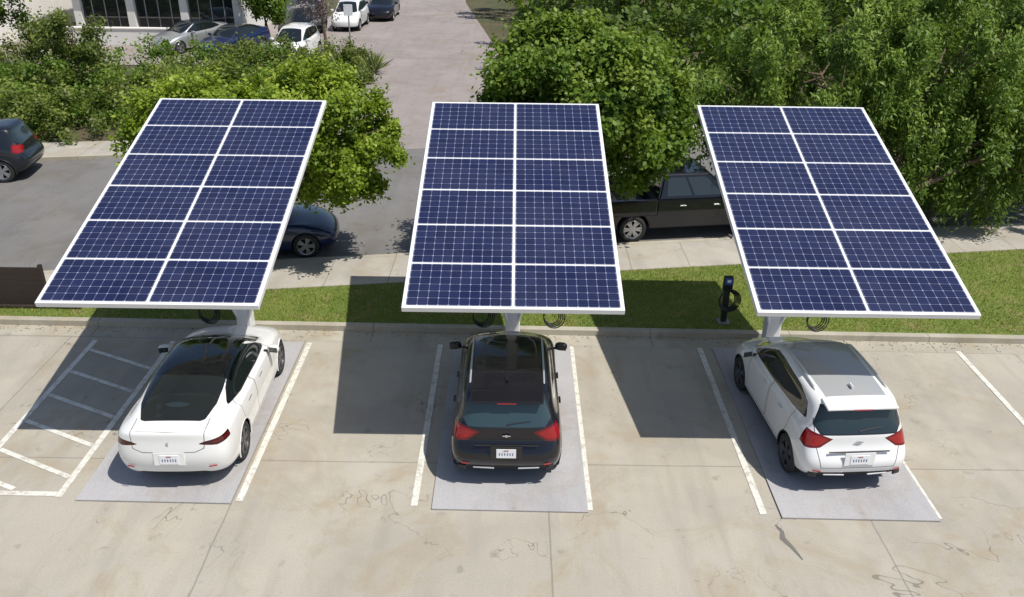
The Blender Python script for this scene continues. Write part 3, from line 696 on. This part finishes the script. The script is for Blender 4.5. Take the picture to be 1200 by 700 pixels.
# ---------------------------------------------------------------- trees
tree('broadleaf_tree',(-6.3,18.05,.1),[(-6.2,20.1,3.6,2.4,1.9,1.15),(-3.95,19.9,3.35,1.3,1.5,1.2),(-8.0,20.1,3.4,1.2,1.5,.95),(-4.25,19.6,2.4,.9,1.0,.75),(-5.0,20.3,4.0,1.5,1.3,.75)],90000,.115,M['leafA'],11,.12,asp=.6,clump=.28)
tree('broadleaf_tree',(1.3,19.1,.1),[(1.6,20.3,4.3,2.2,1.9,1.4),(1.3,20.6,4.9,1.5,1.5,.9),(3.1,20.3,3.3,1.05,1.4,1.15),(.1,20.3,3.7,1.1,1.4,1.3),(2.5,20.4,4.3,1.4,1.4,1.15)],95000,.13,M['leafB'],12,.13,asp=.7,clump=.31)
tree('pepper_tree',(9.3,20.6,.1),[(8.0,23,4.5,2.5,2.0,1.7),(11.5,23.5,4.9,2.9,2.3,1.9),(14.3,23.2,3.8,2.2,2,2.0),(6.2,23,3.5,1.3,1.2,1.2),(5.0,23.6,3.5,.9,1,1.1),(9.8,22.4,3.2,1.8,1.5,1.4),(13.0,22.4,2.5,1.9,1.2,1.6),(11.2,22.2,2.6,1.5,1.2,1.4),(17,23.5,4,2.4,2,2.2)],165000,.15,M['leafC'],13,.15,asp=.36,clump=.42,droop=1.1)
leaves('verge_shrub',[(12.0,24.4,.7,1.4,.8,.7),(14.5,24.9,.7,1.5,.8,.8)],9000,.13,M['leafC'],21,asp=.5)
rr=random.Random(8); B=[]
for (y,x0,x1,step) in ((35.5,5.5,46,4.2),(43,3.6,50,4.6),(52,3.2,55,5.2),(63,1.5,60,6),(76,1,70,7)):
    x=x0
    while x<x1:
        r=step*.62; B.append((x+rr.uniform(-.4,.6),y+rr.uniform(-1,1),2.6+rr.uniform(-.5,1.4),r,r*.9,2.6+rr.uniform(0,1.6))); x+=step
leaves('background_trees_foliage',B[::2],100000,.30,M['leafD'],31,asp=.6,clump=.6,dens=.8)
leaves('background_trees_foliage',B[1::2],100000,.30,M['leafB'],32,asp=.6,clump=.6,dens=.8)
tl=[([(b[0],b[1],-.02),(b[0]+.1,b[1],b[2])],[.2,.1]) for b in B]
tubes('background_tree_trunks',tl,M['bark'],None,6)
B=[]
for i in range(80):
    x=rr.uniform(-34,-8.6); y=street_pos(x,12.3)+rr.random()**1.2*(43-street_pos(x,12.3))
    if y>42.5: continue
    B.append((x,y,.5,rr.uniform(1.1,2.0),rr.uniform(1,1.8),rr.uniform(.7,1.4)))
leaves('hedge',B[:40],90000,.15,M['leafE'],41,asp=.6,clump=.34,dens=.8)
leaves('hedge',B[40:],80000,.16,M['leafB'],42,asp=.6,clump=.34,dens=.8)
tree('street_tree',(-17.6,35,.05),[(-17.6,35,3.1,1.2,1.2,.9),(-18.6,35.2,2.6,1.0,1,.8)],9000,.15,M['leafE'],43,.09,clump=.4)
tree('street_tree',(-25.5,43,.05),[(-25.5,43,3.4,1.7,1.6,1.5),(-27.5,43,3.2,1.6,1.6,1.5)],20000,.2,M['leafB'],44,.14,clump=.45)
tree('street_tree',(-14.4,51,.0),[(-14.4,51,3.4,1.2,1.2,1.5),(-14.2,51,2.0,.9,.9,.9)],14000,.2,M['leafB'],45,.1,clump=.4)
tree('bare_tree',(-10.4,48,.0),[(-10.4,48,2.8,1.1,1,1.0),(-10.8,48,3.7,.9,.9,.8)],2600,.14,M['leafP'],47,.09,clump=.5)
leaves('planter_shrubs',[(-8.2,43.4,.6,.9,.8,.7),(-9.6,43.8,.5,1.0,.8,.6),(-11.5,44,.6,1.2,.8,.7),(-13.5,44,.6,1.2,.8,.7),(-7.4,40.5,.4,.5,1.5,.5)],16000,.16,M['leafE'],48)
V=[];F=[]
for i in range(60):
    a=rr.uniform(0,6.28); el=rr.uniform(.35,1.4); l=rr.uniform(.9,1.4); d=Vector((math.cos(a)*math.cos(el),math.sin(a)*math.cos(el),math.sin(el))); s=Vector((-math.sin(a),math.cos(a),0))*.05
    o=len(V); V+=[-s,s,d*l*.6+s*.9,d*l+Vector((0,0,-.12)),d*l*.6-s*.9]; F.append([o,o+1,o+2,o+3,o+4])
ag=pymesh('agave_plant',V,F,simple('agave_leaf',(.22,.27,.08),.5)); ag.location=(-7.0,43,.1)
B=[(x,100+rr.uniform(-6,6),4,6,4,5+rr.uniform(0,3)) for x in range(-110,120,9)]+[(-60+rr.uniform(-3,3),y,4,4,6,5) for y in range(60,100,8)]
leaves('distant_trees_foliage',B,50000,.7,M['leafD'],51,asp=.7,clump=1.2,dens=.5)
rg=np.random.default_rng(9); n=600
lx=rg.uniform(-12,12,n); ly=ky(lx)-np.abs(rg.normal(0,.18,n))-.02
a=rg.uniform(0,6.28,n); s=rg.uniform(.010,.024,n)
V=np.stack([np.stack([lx+np.cos(a+q)*s,ly+np.sin(a+q)*s,np.full(n,.012)+.004*(q==0)],1) for q in (0,2.0,4.1)],1).reshape(-1,3)
npmesh('fallen_leaves',V,np.arange(n*3).reshape(-1,3),M['bark'],False,None)
# ---------------------------------------------------------------- light
sv=Vector((.49,-.29,1)).normalized()
sun=bpy.data.lights.new('sun','SUN'); sun.energy=4.8; sun.angle=R(.5); sun.color=(1,.955,.88)
so=bpy.data.objects.new('sun',sun); so.rotation_euler=sv.to_track_quat('Z','Y').to_euler(); so.location=(10,-6,20); scene.collection.objects.link(so)
w=bpy.data.worlds.new('World'); scene.world=w; w.use_nodes=True; nt=w.node_tree; bg=nt.nodes['Background']
sk=nt.nodes.new('ShaderNodeTexSky'); sk.sky_type='NISHITA'; sk.sun_disc=False; sk.sun_elevation=math.asin(sv.z); sk.sun_rotation=math.atan2(sv.x,sv.y)
nt.links.new(sk.outputs[0],bg.inputs[0]); bg.inputs[1].default_value=.11
# ---------------------------------------------------------------- camera
cam=bpy.data.cameras.new('camera'); cam.lens=30; cam.sensor_width=36; cam.clip_end=2000
co=bpy.data.objects.new('camera',cam); scene.collection.objects.link(co)
m=Matrix.Translation((0,0,8.9))@Euler((R(90-26.3),0,0)).to_matrix().to_4x4()@Matrix.Rotation(R(.75),4,'Z')
co.matrix_world=m; scene.camera=co
scene.view_settings.view_transform='Standard'; scene.view_settings.look='None'; scene.view_settings.exposure=0
